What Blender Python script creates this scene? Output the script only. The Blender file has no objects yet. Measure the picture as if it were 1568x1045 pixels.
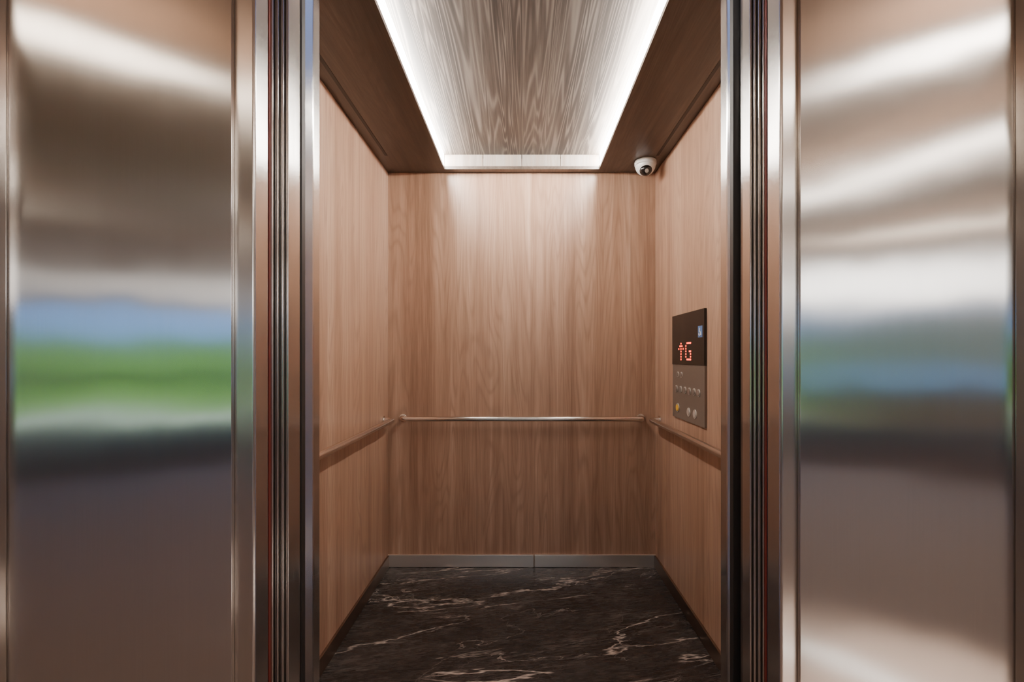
import bpy, bmesh, math, random
from mathutils import Vector
random.seed(3)
F=716.0; CZ=1.256
scene=bpy.context.scene
# ---------------------------------------------------------------- node helpers
def newmat(name):
    m=bpy.data.materials.new(name); m.use_nodes=True
    nt=m.node_tree
    for n in list(nt.nodes): nt.nodes.remove(n)
    out=nt.nodes.new('ShaderNodeOutputMaterial'); b=nt.nodes.new('ShaderNodeBsdfPrincipled')
    nt.links.new(b.outputs[0],out.inputs[0])
    return m,nt,b
def N(nt,t,**k):
    n=nt.nodes.new(t)
    for a,v in k.items(): setattr(n,a,v)
    return n
def math_(nt,op,a,b=None,clamp=False):
    n=nt.nodes.new('ShaderNodeMath'); n.operation=op; n.use_clamp=clamp
    for i,v in enumerate((a,b)):
        if v is None: continue
        if isinstance(v,(int,float)): n.inputs[i].default_value=v
        else: nt.links.new(v,n.inputs[i])
    return n.outputs[0]
def coords(nt,scale,rot=(0,0,0)):
    tc=N(nt,'ShaderNodeTexCoord'); mp=N(nt,'ShaderNodeMapping')
    src=tc.outputs['Object']
    if any(rot):
        m0=N(nt,'ShaderNodeMapping'); m0.inputs['Rotation'].default_value=rot
        nt.links.new(src,m0.inputs['Vector']); src=m0.outputs[0]
    mp.inputs['Scale'].default_value=scale
    nt.links.new(src,mp.inputs['Vector']); return mp.outputs[0]
def noise(nt,vec,scale,detail=4,rough=.55,dist=0):
    n=N(nt,'ShaderNodeTexNoise'); n.inputs['Scale'].default_value=scale
    n.inputs['Detail'].default_value=detail; n.inputs['Roughness'].default_value=rough
    n.inputs['Distortion'].default_value=dist
    nt.links.new(vec,n.inputs['Vector']); return n.outputs['Fac']
def ramp(nt,fac,stops):
    r=N(nt,'ShaderNodeValToRGB'); e=r.color_ramp.elements
    while len(e)<len(stops): e.new(.5)
    for i,(p,c) in enumerate(stops):
        e[i].position=p; e[i].color=(*c,1)
    nt.links.new(fac,r.inputs[0]); return r.outputs[0]
def mixc(nt,fac,a,b,mode='MIX'):
    n=N(nt,'ShaderNodeMix',data_type='RGBA',blend_type=mode)
    for i,v in ((0,fac),(6,a),(7,b)):
        if isinstance(v,(int,float)): n.inputs[i].default_value=v
        elif isinstance(v,tuple): n.inputs[i].default_value=(*v,1)
        else: nt.links.new(v,n.inputs[i])
    return n.outputs[2]
def bump(nt,b,h,strength,dist=.001):
    n=N(nt,'ShaderNodeBump'); n.inputs['Strength'].default_value=strength; n.inputs['Distance'].default_value=dist
    nt.links.new(h,n.inputs['Height']); nt.links.new(n.outputs[0],b.inputs['Normal'])
# ---------------------------------------------------------------- materials
def plain(name,col,rough=.5,metal=0,emit=0,ecol=None):
    m,nt,b=newmat(name)
    b.inputs['Base Color'].default_value=(*col,1); b.inputs['Roughness'].default_value=rough
    b.inputs['Metallic'].default_value=metal
    if emit:
        b.inputs['Emission Color'].default_value=(*(ecol or col),1); b.inputs['Emission Strength'].default_value=emit
    else:
        n=noise(nt,coords(nt,(1,1,1)),8,5)
        nt.links.new(mixc(nt,math_(nt,'MULTIPLY',n,.25),(*col,),tuple(c*.75 for c in col)),b.inputs['Base Color'])
    return m
def wood(name,stops,axis='Z',rough=.38,lines=.35,contrast=1.0,bands=.14,linecol=(.3,.16,.09),cs=5,cstretch=.09,cmul=150,s=.045,bv=.3):
    m,nt,b=newmat(name)
    sc={'Z':(1,1,s),'Y':(1,s,1)}[axis]
    v=coords(nt,sc)
    broad=noise(nt,v,9,3,.5,.25)
    mid=noise(nt,v,38,4,.6,.3)
    fine=noise(nt,v,210,3,.6)
    v2=coords(nt,{'Z':(1,1,cstretch),'Y':(1,cstretch,1)}[axis])
    cn=noise(nt,v2,cs,2,.45,.4)
    sn=math_(nt,'SINE',math_(nt,'MULTIPLY',cn,cmul))
    sn=math_(nt,'POWER',math_(nt,'ADD',math_(nt,'MULTIPLY',sn,.5),.5),3)
    f=math_(nt,'ADD',math_(nt,'MULTIPLY',broad,.42),math_(nt,'ADD',math_(nt,'MULTIPLY',mid,.35),math_(nt,'MULTIPLY',fine,.23)))
    f=math_(nt,'ADD',math_(nt,'MULTIPLY',math_(nt,'SUBTRACT',f,.5),2.2*contrast),.5,True)
    tc=N(nt,'ShaderNodeTexCoord'); sp=N(nt,'ShaderNodeSeparateXYZ'); nt.links.new(tc.outputs['Object'],sp.inputs[0])
    u=math_(nt,'ADD',sp.outputs[0],sp.outputs[1]) if axis=='Z' else sp.outputs[0]
    wn=N(nt,'ShaderNodeTexWhiteNoise',noise_dimensions='1D')
    nt.links.new(math_(nt,'FLOOR',math_(nt,'DIVIDE',u,bands)),wn.inputs['W'])
    f=math_(nt,'ADD',f,math_(nt,'MULTIPLY',math_(nt,'SUBTRACT',wn.outputs[0],.5),bv),True)
    c=ramp(nt,f,stops)
    mask=math_(nt,'MULTIPLY',math_(nt,'MULTIPLY',sn,lines),math_(nt,'MULTIPLY',noise(nt,v,60,2),1.3))
    c=mixc(nt,mask,c,linecol)
    nt.links.new(c,b.inputs['Base Color'])
    b.inputs['Roughness'].default_value=rough
    b.inputs['Specular IOR Level'].default_value=.5
    bump(nt,b,math_(nt,'ADD',fine,math_(nt,'MULTIPLY',mid,.6)),.25,.0006)
    return m
M_wall=wood('oak_laminate',[(0,(.255,.138,.086)),(.35,(.375,.218,.143)),(.65,(.46,.285,.195)),(1,(.58,.39,.283))],contrast=1.4,linecol=(.24,.13,.082),lines=.5,rough=.32,bands=.075,bv=.2,s=.027)
M_ceil=wood('dark_walnut_laminate',[(0,(.045,.032,.026)),(.5,(.082,.058,.046)),(1,(.135,.10,.082))],'Y',rough=.36,bands=3,linecol=(.035,.024,.018),contrast=1.3)
M_ceil2=wood('weathered_oak_panel',[(0,(.020,.0145,.0115)),(.4,(.044,.033,.026)),(.65,(.072,.056,.045)),(1,(.135,.108,.088))],'Y',rough=.5,lines=.85,contrast=1.7,bands=.19,bv=.45,linecol=(.215,.175,.148),cs=12,cstretch=.026,cmul=150,s=.03)
M_ceil3=wood('weathered_oak_edge',[(0,(.16,.135,.115)),(.5,(.27,.23,.20)),(1,(.40,.35,.31))],'Z',rough=.5,bands=.12)

def steel(name,col=(.66,.63,.60),rough=.185,an=.97,streak=.35,wav=.2,cv=.05,metal=1):
    m,nt,b=newmat(name)
    v=coords(nt,(1,1,.006)); st=noise(nt,v,600,3,.6); st2=noise(nt,v,60,3,.5)
    c=mixc(nt,st,tuple(x*(1-cv) for x in col),tuple(min(1,x*(1+cv)) for x in col))
    nt.links.new(c,b.inputs['Base Color'])
    b.inputs['Metallic'].default_value=metal
    r=math_(nt,'ADD',math_(nt,'MULTIPLY',math_(nt,'SUBTRACT',st2,.5),.06*streak),rough)
    nt.links.new(r,b.inputs['Roughness'])
    b.inputs['Anisotropic'].default_value=an
    g=N(nt,'ShaderNodeNewGeometry'); cr=N(nt,'ShaderNodeVectorMath',operation='CROSS_PRODUCT')
    nt.links.new(g.outputs['Normal'],cr.inputs[0]); cr.inputs[1].default_value=(0.001,0.002,1)
    nt.links.new(cr.outputs[0],b.inputs['Tangent'])
    if wav:
        w=noise(nt,coords(nt,(1,1,1)),3.2,2,.4)
        bump(nt,b,w,wav,.012)
    return m
M_steel=steel('brushed_steel')
M_steel_j=steel('brushed_steel_jamb',(.70,.665,.63),.25,.88)
M_rail=steel('satin_steel_rail',(.80,.73,.66),.22,0,0,0)
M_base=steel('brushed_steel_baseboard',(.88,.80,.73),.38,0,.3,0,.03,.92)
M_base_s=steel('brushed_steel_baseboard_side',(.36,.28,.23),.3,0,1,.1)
M_dark=plain('plain_dark',(.02,.017,.015),.5)
M_seam=plain('laminate_joint',(.20,.115,.075),.5)
M_red=plain('red_safety_strip',(.24,.035,.025),.4)
def marble():
    m,nt,b=newmat('dark_veined_stone')
    R=(0,0,math.radians(-9))
    base=noise(nt,coords(nt,(1,2.2,1),R),3,6,.6,.8)
    fine=noise(nt,coords(nt,(.8,5,1),R),14,6,.7,1.2)
    def vein(sc,scale,thr,width,mscale,lo,hi,amp,rz=-9,det=6):
        n1=noise(nt,coords(nt,sc,(0,0,math.radians(rz))),scale,det,.58,.4)
        ve=math_(nt,'SUBTRACT',1,math_(nt,'MULTIPLY',math_(nt,'ABSOLUTE',math_(nt,'SUBTRACT',n1,thr)),width),True)
        ms=ramp(nt,noise(nt,coords(nt,(1,1.6,1)),mscale,2),[(lo,(0,0,0)),(hi,(amp,amp,amp))])
        return math_(nt,'MULTIPLY',ve,ms)
    ve=vein((.5,2.6,1),1.4,.5,125,1.6,.41,.54,1)
    ve2=vein((.9,2.4,1),1.7,.47,160,2.0,.45,.58,.85,-24)
    v2=vein((.6,4.6,1),3.0,.52,70,2.5,.40,.6,.9,-14)
    v3=vein((.5,6.5,1),7,.48,32,2.5,.36,.6,.9,-12)
    c=ramp(nt,math_(nt,'ADD',math_(nt,'MULTIPLY',base,.55),math_(nt,'MULTIPLY',fine,.45)),
        [(.32,(.0155,.0140,.0135)),(.5,(.033,.029,.0275)),(.72,(.078,.069,.064))])
    c=mixc(nt,math_(nt,'MULTIPLY',v3,.4),c,(.15,.13,.12))
    c=mixc(nt,math_(nt,'MULTIPLY',v2,.47),c,(.26,.225,.205))
    c=mixc(nt,math_(nt,'MULTIPLY',ve2,.8),c,(.54,.47,.425))
    c=mixc(nt,math_(nt,'MULTIPLY',ve,.92),c,(.70,.61,.55))
    nt.links.new(c,b.inputs['Base Color'])
    nt.links.new(math_(nt,'ADD',math_(nt,'MULTIPLY',fine,.2),.17),b.inputs['Roughness'])
    bump(nt,b,fine,.25,.002)
    return m
M_floor=marble()
LEDC=(1.0,.95,.88)
M_led=plain('led_diffuser',(1,1,1),.5,0,132,LEDC)
M_white=plain('white_plastic',(.78,.77,.74),.3)
M_black=plain('black_glass',(.012,.009,.008),.12)
M_copm=plain('bronze_faceplate',(.21,.16,.13),.4,.4)
M_btn=plain('button_steel',(.75,.70,.65),.3,.7)
M_btc=plain('button_cap',(.24,.19,.16),.35,.3)
M_yel=plain('alarm_button_yellow',(.8,.45,.03),.3)
M_redled=plain('red_led',(1,.03,.005),.4,0,7,(1,.035,.004))
M_blue=plain('accessibility_sticker_blue',(.10,.18,.38),.4)
M_lobw=plain('lobby_plaster',(.60,.46,.37),.8)
M_lobc=plain('lobby_wood_ceiling',(.52,.34,.24),.6)
M_lobf=plain('lobby_stone_floor',(.27,.20,.16),.55)
M_lobd=plain('lobby_dark_tile',(.075,.038,.024),.95)
M_asph=plain('dark_asphalt',(.04,.027,.022),.95)
M_lint=plain('white_soffit_paint',(.82,.82,.80),.6)
M_grass=plain('grass',(.16,.34,.06),.9)
M_leaf=plain('hedge_leaves',(.20,.42,.075),.9)
M_gwall=plain('added_wall_grey_green',(.15,.20,.15),.9)
M_gblue=plain('added_wall_blue',(.16,.29,.44),.8)
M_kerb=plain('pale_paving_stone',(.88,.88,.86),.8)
M_added_lamp=plain('added_lamp_diffuser',(1,1,1),.5,0,22,(1,.91,.82))
M_added_lamp2=plain('added_lamp_diffuser_dim',(1,1,1),.5,0,11,(1,.85,.70))
M_glow=plain('added_glow',(1,1,1),.5,0,1.0,(1,.97,.93))  # glow for the added strips on the lintel
M_glow2=plain('added_glow_bright',(1,1,1),.5,0,6.5,(1,.99,.97))
# ---------------------------------------------------------------- mesh helpers
def finish(bm,name,mat,parent=None,bev=0,smooth=False):
    me=bpy.data.meshes.new(name); bmesh.ops.recalc_face_normals(bm,faces=bm.faces[:]); bm.to_mesh(me); bm.free()
    ms=mat if isinstance(mat,(list,tuple)) else [mat]
    for x in ms: me.materials.append(x)
    if smooth:
        for p in me.polygons: p.use_smooth=True
    o=bpy.data.objects.new(name,me); scene.collection.objects.link(o)
    if parent: o.parent=parent
    if bev:
        b=o.modifiers.new('bev','BEVEL'); b.width=bev; b.segments=3; b.limit_method='ANGLE'
        for p in me.polygons: p.use_smooth=True
        w=o.modifiers.new('wn','WEIGHTED_NORMAL'); w.keep_sharp=False
    return o
def addbox(bm,x0,x1,y0,y1,z0,z1,mi=0):
    vs=[bm.verts.new((x,y,z)) for z in (z0,z1) for y in (y0,y1) for x in (x0,x1)]
    for f in ((0,1,3,2),(4,6,7,5),(0,4,5,1),(2,3,7,6),(0,2,6,4),(1,5,7,3)):
        fc=bm.faces.new([vs[i] for i in f]); fc.material_index=mi
def box(name,x0,x1,y0,y1,z0,z1,mat,parent=None,bev=0):
    if x0>x1: x0,x1=x1,x0
    bm=bmesh.new(); addbox(bm,x0,x1,y0,y1,z0,z1); return finish(bm,name,mat,parent,bev)
def prism(name,pts,z0,z1,mat,parent=None,bev=0):
    bm=bmesh.new()
    a=[bm.verts.new((x,y,z0)) for x,y in pts]; c=[bm.verts.new((x,y,z1)) for x,y in pts]; n=len(pts)
    bm.faces.new(a); bm.faces.new(c[::-1])
    for i in range(n): bm.faces.new((a[i],a[(i+1)%n],c[(i+1)%n],c[i]))
    return finish(bm,name,mat,parent,bev)
def empty(name):
    e=bpy.data.objects.new(name,None); scene.collection.objects.link(e); return e
def tube(name,pts,r,mat,parent=None):
    cu=bpy.data.curves.new(name,'CURVE'); cu.dimensions='3D'; cu.bevel_depth=r; cu.bevel_resolution=6; cu.use_fill_caps=True
    s=cu.splines.new('POLY'); s.points.add(len(pts)-1)
    for p,q in zip(s.points,pts): p.co=(*q,1)
    o=bpy.data.objects.new(name+'_c',cu); scene.collection.objects.link(o)
    dg=bpy.context.evaluated_depsgraph_get(); me=bpy.data.meshes.new_from_object(o.evaluated_get(dg))
    bpy.data.objects.remove(o); me.materials.clear(); me.materials.append(mat)
    for p in me.polygons: p.use_smooth=True
    q=bpy.data.objects.new(name,me); scene.collection.objects.link(q)
    if parent: q.parent=parent
    return q
def cyl(name,c,axis,r,h,mat,parent=None,seg=32,r2=None,bev=0):
    bm=bmesh.new(); bmesh.ops.create_cone(bm,cap_ends=True,segments=seg,radius1=r,radius2=r if r2 is None else r2,depth=h)
    q=Vector((0,0,1)).rotation_difference(Vector(axis)); bmesh.ops.rotate(bm,verts=bm.verts,matrix=q.to_matrix(),cent=(0,0,0))
    bmesh.ops.translate(bm,verts=bm.verts,vec=c)
    return finish(bm,name,mat,parent,bev)
# ---------------------------------------------------------------- cab shell
W=.80; YB=2.80; YF=1.30; H=2.36
box('floor',-W-.04,W+.04,1.03,YB+.04,-.04,0,M_floor)
box('wall_back',-W-.04,W+.04,YB,YB+.04,0,2.50,M_wall)
box('wall_left',-W-.04,-W,YF,YB,0,2.50,M_wall)
box('wall_right',W,W+.04,YF,YB,0,2.50,M_wall)
for s,n in ((-1,'left'),(1,'right')):
    box('wall_front_'+n,s*.60,s*(W+.04),YF-.02,YF,0,2.50,M_steel)
box('wall_front_header',-.60,.60,YF-.02,YF,2.26,2.50,M_steel)
for i,x in enumerate((-.27,.25)):
    box('trim_seam_back_%d'%i,x-.0006,x+.0006,YB-.0005,YB,.07,H,M_seam)
box('trim_seam_right',W-.0006,W,2.74,2.7425,.07,H,M_seam)
bb=empty('baseboard_back')
for i,(a,b) in enumerate(((-W,.071),(.076,W))):
    box('strip_%d'%i,a,b,YB-.012,YB-.0005,.001,.074,M_base,bb,.0015)
for s,n in ((-1,'left'),(1,'right')):
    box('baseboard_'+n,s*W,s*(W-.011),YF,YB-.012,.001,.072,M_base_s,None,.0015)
# ---------------------------------------------------------------- cab ceiling
cl=empty('ceiling'); RX=.455; RB=2.745; RF=1.42; T=.018
for s in (-1,1):
    box('side_panel',s*RX,s*(W),YF,YB,H,H+T,M_ceil,cl,.001)
    box('dark_slot_strip',s*.735,s*.750,1.38,2.56,H-.0012,H,M_dark,cl)  # flat dark strip for an open slot, its shade put into the colour
box('back_panel',-RX,RX,RB,YB,H,H+T,M_ceil,cl)
box('front_panel',-RX,RX,YF,RF,H,H+T,M_ceil,cl)
box('recess_panel',-.52,.52,RF-.03,YB,2.445,2.46,M_ceil2,cl)
bm=bmesh.new()
for i in range(4):
    a=-RX+i*RX/2; addbox(bm,a+.0015,a+RX/2-.0015,RB+.001,RB+.012,H+T,2.445)
finish(bm,'recess_back_trim',M_ceil3,cl)
box('recess_front_trim',-RX,RX,RF-.012,RF,H+T,2.445,M_ceil3,cl)
box('roof',-W-.04,W+.04,YF,YB+.04,2.50,2.52,M_dark,cl)
for s in (-1,1):
    box('led_strip',s*(RX+.002),s*(RX+.010),RF,RB,H+T-.001,2.444,M_led,cl)
# ---------------------------------------------------------------- handrails
def rail(name,a,b,nrm):
    e=empty(name); a=Vector(a); b=Vector(b); nrm=Vector(nrm); d=(b-a).normalized(); off=.055; R=.03
    pts=[a]; 
    for k in range(0,9):
        t=k/8*math.pi/2; pts.append(a+nrm*(off-R+R*math.sin(t))+d*(R-R*math.cos(t)))
    for k in range(8,-1,-1):
        t=k/8*math.pi/2; pts.append(b+nrm*(off-R+R*math.sin(t))-d*(R-R*math.cos(t)))
    pts.append(b)
    tube('grab_bar',pts,.0155,M_rail,e)
    for i,p in enumerate((a,b)): cyl('flange_%d'%i,p+nrm*.003,nrm,.024,.006,M_rail,e)
RZ=.892
rail('handrail',(-.71,YB,RZ),(.71,YB,RZ),(0,-1,0))
rail('handrail',(-W,1.42,RZ),(-W,2.70,RZ),(1,0,0))
rail('handrail',(W,1.42,RZ),(W,2.70,RZ),(-1,0,0))
# ---------------------------------------------------------------- control panel on right wall
cp=empty('elevator_control_panel')
y0,y1,z0,z1,zs=2.02,2.45,.948,1.468,1.218
box('faceplate',W-.010,W-.0005,y0,y1,z0,zs,M_copm,cp,.001)
box('display_glass',W-.012,W-.0005,y0,y1,zs,z1,M_black,cp,.001)
XF=W-.012
arrow=["00100","01110","10101","00100","00100","00100","00100"]
gee  =["01111","10000","10000","10011","10001","10001","01111"]
bm=bmesh.new(); ds=.0104
def glyph(g,ystart,ztop,w=1.5):
    for r,row in enumerate(g):
        for c,ch in enumerate(row):
            if ch=='1':
                yy=ystart-c*ds*w; zz=ztop-r*ds*1.25
                addbox(bm,XF-.001,XF,yy-ds*.42,yy+ds*.42,zz-ds*.36,zz+ds*.36)
glyph(arrow,2.345,1.322); glyph(gee,2.245,1.322)
finish(bm,'dot_matrix_readout',M_redled,cp)
box('accessibility_sign',XF-.0008,XF,2.04,2.09,1.343,1.394,M_blue,cp)
tube('wheelchair_symbol',[(XF-.0015,2.068,1.385),(XF-.0015,2.068,1.368),(XF-.0015,2.058,1.366),(XF-.0015,2.053,1.352)],.0018,M_white,cp)
tube('wheel_symbol',[(XF-.0015,2.068+.010*math.cos(t/12*6.283),1.361+.010*math.sin(t/12*6.283)) for t in range(4,13)],.0014,M_white,cp)
def btn(y,z,r,m,i):
    cyl('button_ring_%d'%i,(W-.0115,y,z),(-1,0,0),r,.004,M_btn,cp,bev=.0006)
    cyl('button_%d'%i,(W-.014,y,z),(-1,0,0),r*.74,.004,m,cp,bev=.0006)
k=0
for y in (2.36,2.31): btn(y,1.168,.014,M_btc,k); k+=1
for y in (2.385,2.32,2.26,2.2,2.14,2.085): btn(y,1.095,.017,M_btc,k); k+=1
btn(2.365,1.0,.022,M_yel,k); k+=1
for y in (2.21,2.13): btn(y,.995,.021,M_btn,k); k+=1
# ---------------------------------------------------------------- dome camera
sc_=empty('dome_security_camera'); cx,cy=.695,2.63
cyl('mount_base',(cx,cy,H-.014),(0,0,1),.060,.028,M_white,sc_,48,bev=.006)
bm=bmesh.new(); bmesh.ops.create_uvsphere(bm,u_segments=40,v_segments=20,radius=.056)
for v in list(bm.verts):
    if v.co.z>.001: bm.verts.remove(v)
bmesh.ops.translate(bm,verts=bm.verts,vec=(cx,cy,H-.026)); 
finish(bm,'housing',M_white,sc_,0,True)
bm=bmesh.new(); bmesh.ops.create_uvsphere(bm,u_segments=32,v_segments=20,radius=.036); bmesh.ops.translate(bm,verts=bm.verts,vec=(cx-.003,cy-.018,H-.054))
finish(bm,'lens_dome',M_black,sc_,0,True)
cyl('lens',(cx-.005,cy-.046,H-.072),(-.1,-.8,-.6),.010,.02,M_btn,sc_)
# ---------------------------------------------------------------- entrance: jambs, door edges, splayed portal
def X(off,y): return off*y/F
ZT=2.30
def side(s,o):
    jam,dk,cd,gr,ret,strip,pan,out=o
    e=empty('elevator_door')
    box('car_door_leaf',s*X(cd,1.13),s*1.05,1.105,1.16,.0,2.26,M_steel_j,e,.012)
    box('dark_gap_strip',s*X(dk,1.175),s*(X(dk,1.175)+.06),1.165,1.185,.0,2.26,M_dark,e,.002)  # dark strip standing in for the shaded gap beside the car jamb
    xs=X(gr,1.05); xe=X(ret,1.05); n=4; w=(xe-xs)/n
    for i in range(n):
        yy=1.07-i*.006
        box('landing_leaf_edge_%d'%i,s*(xs+i*w),s*(xs+i*w+w*.78),yy-.006,yy+.02,0,2.26,M_steel_j,e,.0022)
    box('landing_leaf_back',s*(xs+.001),s*1.05,1.078,1.10,0,2.26,M_steel_j,e)
    box('safety_edge',s*(xs+n*w-w*.45),s*(xs+n*w-w*.2),1.04,1.06,0,2.26,M_red,e)
    j=empty('door_frame')
    xj=X(jam,1.285); yj=1.215
    prism('car_jamb',[(s*xj,1.285),(s*xj,yj+.03),(s*(xj+.022),yj),(s*.615,yj),(s*.615,1.285)],0,2.50,M_steel_j,j,.004)
    xr=X(strip,.955)
    prism('landing_jamb',[(s*(xr+.004),.955),(s*xr,.959),(s*xr,1.005),(s*(xr+.006),1.012),(s*(xr+.5),1.012),(s*(xr+.5),.955)],0,ZT+.1,M_steel_j,j,.002)
    ax=X(pan,.945); tn=math.tan(math.radians(12)); k=out/F
    yb=(.945+ax*tn)/(1+k*tn)
    a=(s*ax,.945); b=(s*k*yb,yb)
    prism('portal_panel',[a,b,(b[0]+s*.02,b[1]),(b[0]+s*.02,.95),(a[0],.9545)],0,ZT+.1,M_steel,j,.0015)
    prism('portal_edge',[(b[0]+s*.002,yb),(b[0]+s*.002,yb-.03),(b[0]+s*.05,yb-.03),(b[0]+s*.05,yb+.03),(b[0]+s*.022,yb+.03),(b[0]+s*.022,yb)],0,ZT+.1,M_steel_j,j,.006)
    nm='left' if s<0 else 'right'
    box('wall_lobby_front_'+nm,s*(abs(b[0])+.052),s*5,yb,1.02,0,3.0,M_lobw)
side(-1,(309,334,346,362,386,409,444,784))
side(1,(304,321,341,354,373,396,426,751))
box('wall_lobby_front_header',-1.02,1.02,.99,1.03,2.41,3.0,M_lobw)
box('trim_door_header',-1.0,1.0,.96,1.10,2.27,2.40,M_steel)
box('trim_sill',-.55,.55,.96,1.03,-.03,.0,M_steel)
# ---------------------------------------------------------------- lobby behind the viewer
LY=-7.0
box('floor_lobby',-5,5,-4.2,.96,-.05,-.001,M_lobf)
box('floor_lobby_border',-5,5,LY,-4.2,-.05,-.001,M_lobd)
box('ceiling_lobby',-5,5,LY,.98,3.0,3.08,M_lobc)
box('wall_lobby_left',-5.1,-5,LY,.98,0,3.0,M_lobw)
box('wall_lobby_right',5,5.1,LY,.98,0,3.0,M_lobw)
box('wall_lobby_lintel',-5,5,LY-.15,LY,2.05,3.0,M_lint)
box('added_glow_band_left',-4.9,-.2,LY+.001,LY+.03,2.2,2.5,M_glow)  # unseen glowing strips, added for the white band reflected in the steel
box('added_glow_band_right',.3,4.9,LY+.001,LY+.03,2.12,2.66,M_glow2)
def added_pendant(x,y,L,rz,wd=.05,mat=None):  # invented pendants, added to light the lobby ceiling and streak the steel
    e=empty('added_pendant_light'); e.location=(x,y,0); e.rotation_euler=(0,0,math.radians(rz))
    box('diffuser',-L/2,L/2,-wd,wd,2.74,2.79,mat or M_added_lamp,e)
    for t in (-.35,.35): box('rod',L*t-.006,L*t+.006,-.006,.006,2.79,2.9995,M_dark,e)
added_pendant(-1.9,-.75,1.8,-12,.06,M_added_lamp2)
added_pendant(1.9,-.7,1.6,20)
added_pendant(1.6,-2.6,2.2,40,.018)  # turned to give a thin tilted line in the right panel
added_pendant(-4.2,-3.4,1.4,90,.03,M_added_lamp2)
added_pendant(2.8,-5.0,1.8,0,.03,M_added_lamp2)
o=box('added_pale_strip',-.9,.9,-.045,.045,-.001,.001,M_kerb); o.location=(1.05,-.15,0); o.rotation_euler=(0,0,math.radians(34))  # unseen pale strip, added for the bright streak low in the right panel
sp=bpy.data.lights.new('added_spot','SPOT'); sp.energy=1700; sp.color=(1,.97,.94); sp.spot_size=math.radians(24); sp.spot_blend=.7; sp.shadow_soft_size=.04  # spot added to brighten the pale strip below it
so=bpy.data.objects.new('added_spot',sp); scene.collection.objects.link(so); so.location=(1.15,-.1,2.95)
# outdoors
box('lawn',-30,30,-40,-9.3,-.1,-.02,M_grass)
box('driveway',-30,30,-9.3,LY-.05,-.1,-.02,M_asph)
box('floor_pavement',-9,.5,-11,-9.9,-.0195,.0,M_kerb)
gw=empty('added_garden_wall')  # invented wall, added for the colour bands reflected in the right panel
box('grey_green_band',.8,12,-9.2,-9.0,1.15,2.12,M_gwall,gw)
box('blue_band',.8,12,-9.25,-8.95,.62,1.15,M_gblue,gw)
box('dark_band',.8,12,-9.2,-9.0,-.019,.62,M_lobd,gw)
gr=empty('guard_rail')
tube('top_bar',[(-7,-8.0,.90),(.4,-8.0,.90)],.06,M_dark,gr)
for x in (-7,-5,-3,-1.2,.3): tube('post',[(x,-8.0,-.019),(x,-8.0,.90)],.02,M_dark,gr)
bm=bmesh.new()
bmesh.ops.create_grid(bm,x_segments=160,y_segments=12,size=1)
for v in bm.verts:
    x=v.co.x*18; z=(v.co.y+1)*.5*1.80
    v.co=(x,-14+random.uniform(-.2,.2)+z*-.2,z+random.uniform(-.1,.1) if z>.01 else -.015)
finish(bm,'hedge',M_leaf)
sl=bpy.data.lights.new('sun','SUN'); sl.energy=7; sl.angle=.01; sl.color=(1,.96,.9)
slo=bpy.data.objects.new('sun',sl); scene.collection.objects.link(slo); slo.rotation_euler=(math.radians(-26),0,math.radians(8))
# ---------------------------------------------------------------- sky
w=bpy.data.worlds.new('sky'); scene.world=w; w.use_nodes=True; nt=w.node_tree
bg=nt.nodes['Background']; tc=nt.nodes.new('ShaderNodeTexCoord'); sx=nt.nodes.new('ShaderNodeSeparateXYZ')
nt.links.new(tc.outputs['Generated'],sx.inputs[0])
c=ramp(nt,sx.outputs[2],[(0,(.26,.50,.95)),(.12,(.17,.40,.95)),(1,(.08,.22,.7))])
nt.links.new(c,bg.inputs[0]); bg.inputs[1].default_value=1.7
# ---------------------------------------------------------------- camera
cd=bpy.data.cameras.new('camera'); cam=bpy.data.objects.new('camera',cd); scene.collection.objects.link(cam)
cam.location=(0,0,CZ); cam.rotation_euler=(math.pi/2,0,0)
cd.sensor_width=36; cd.lens=F/1568*36; cd.shift_x=-15/1568; cd.shift_y=24.5/1568; cd.clip_start=.01
scene.camera=cam
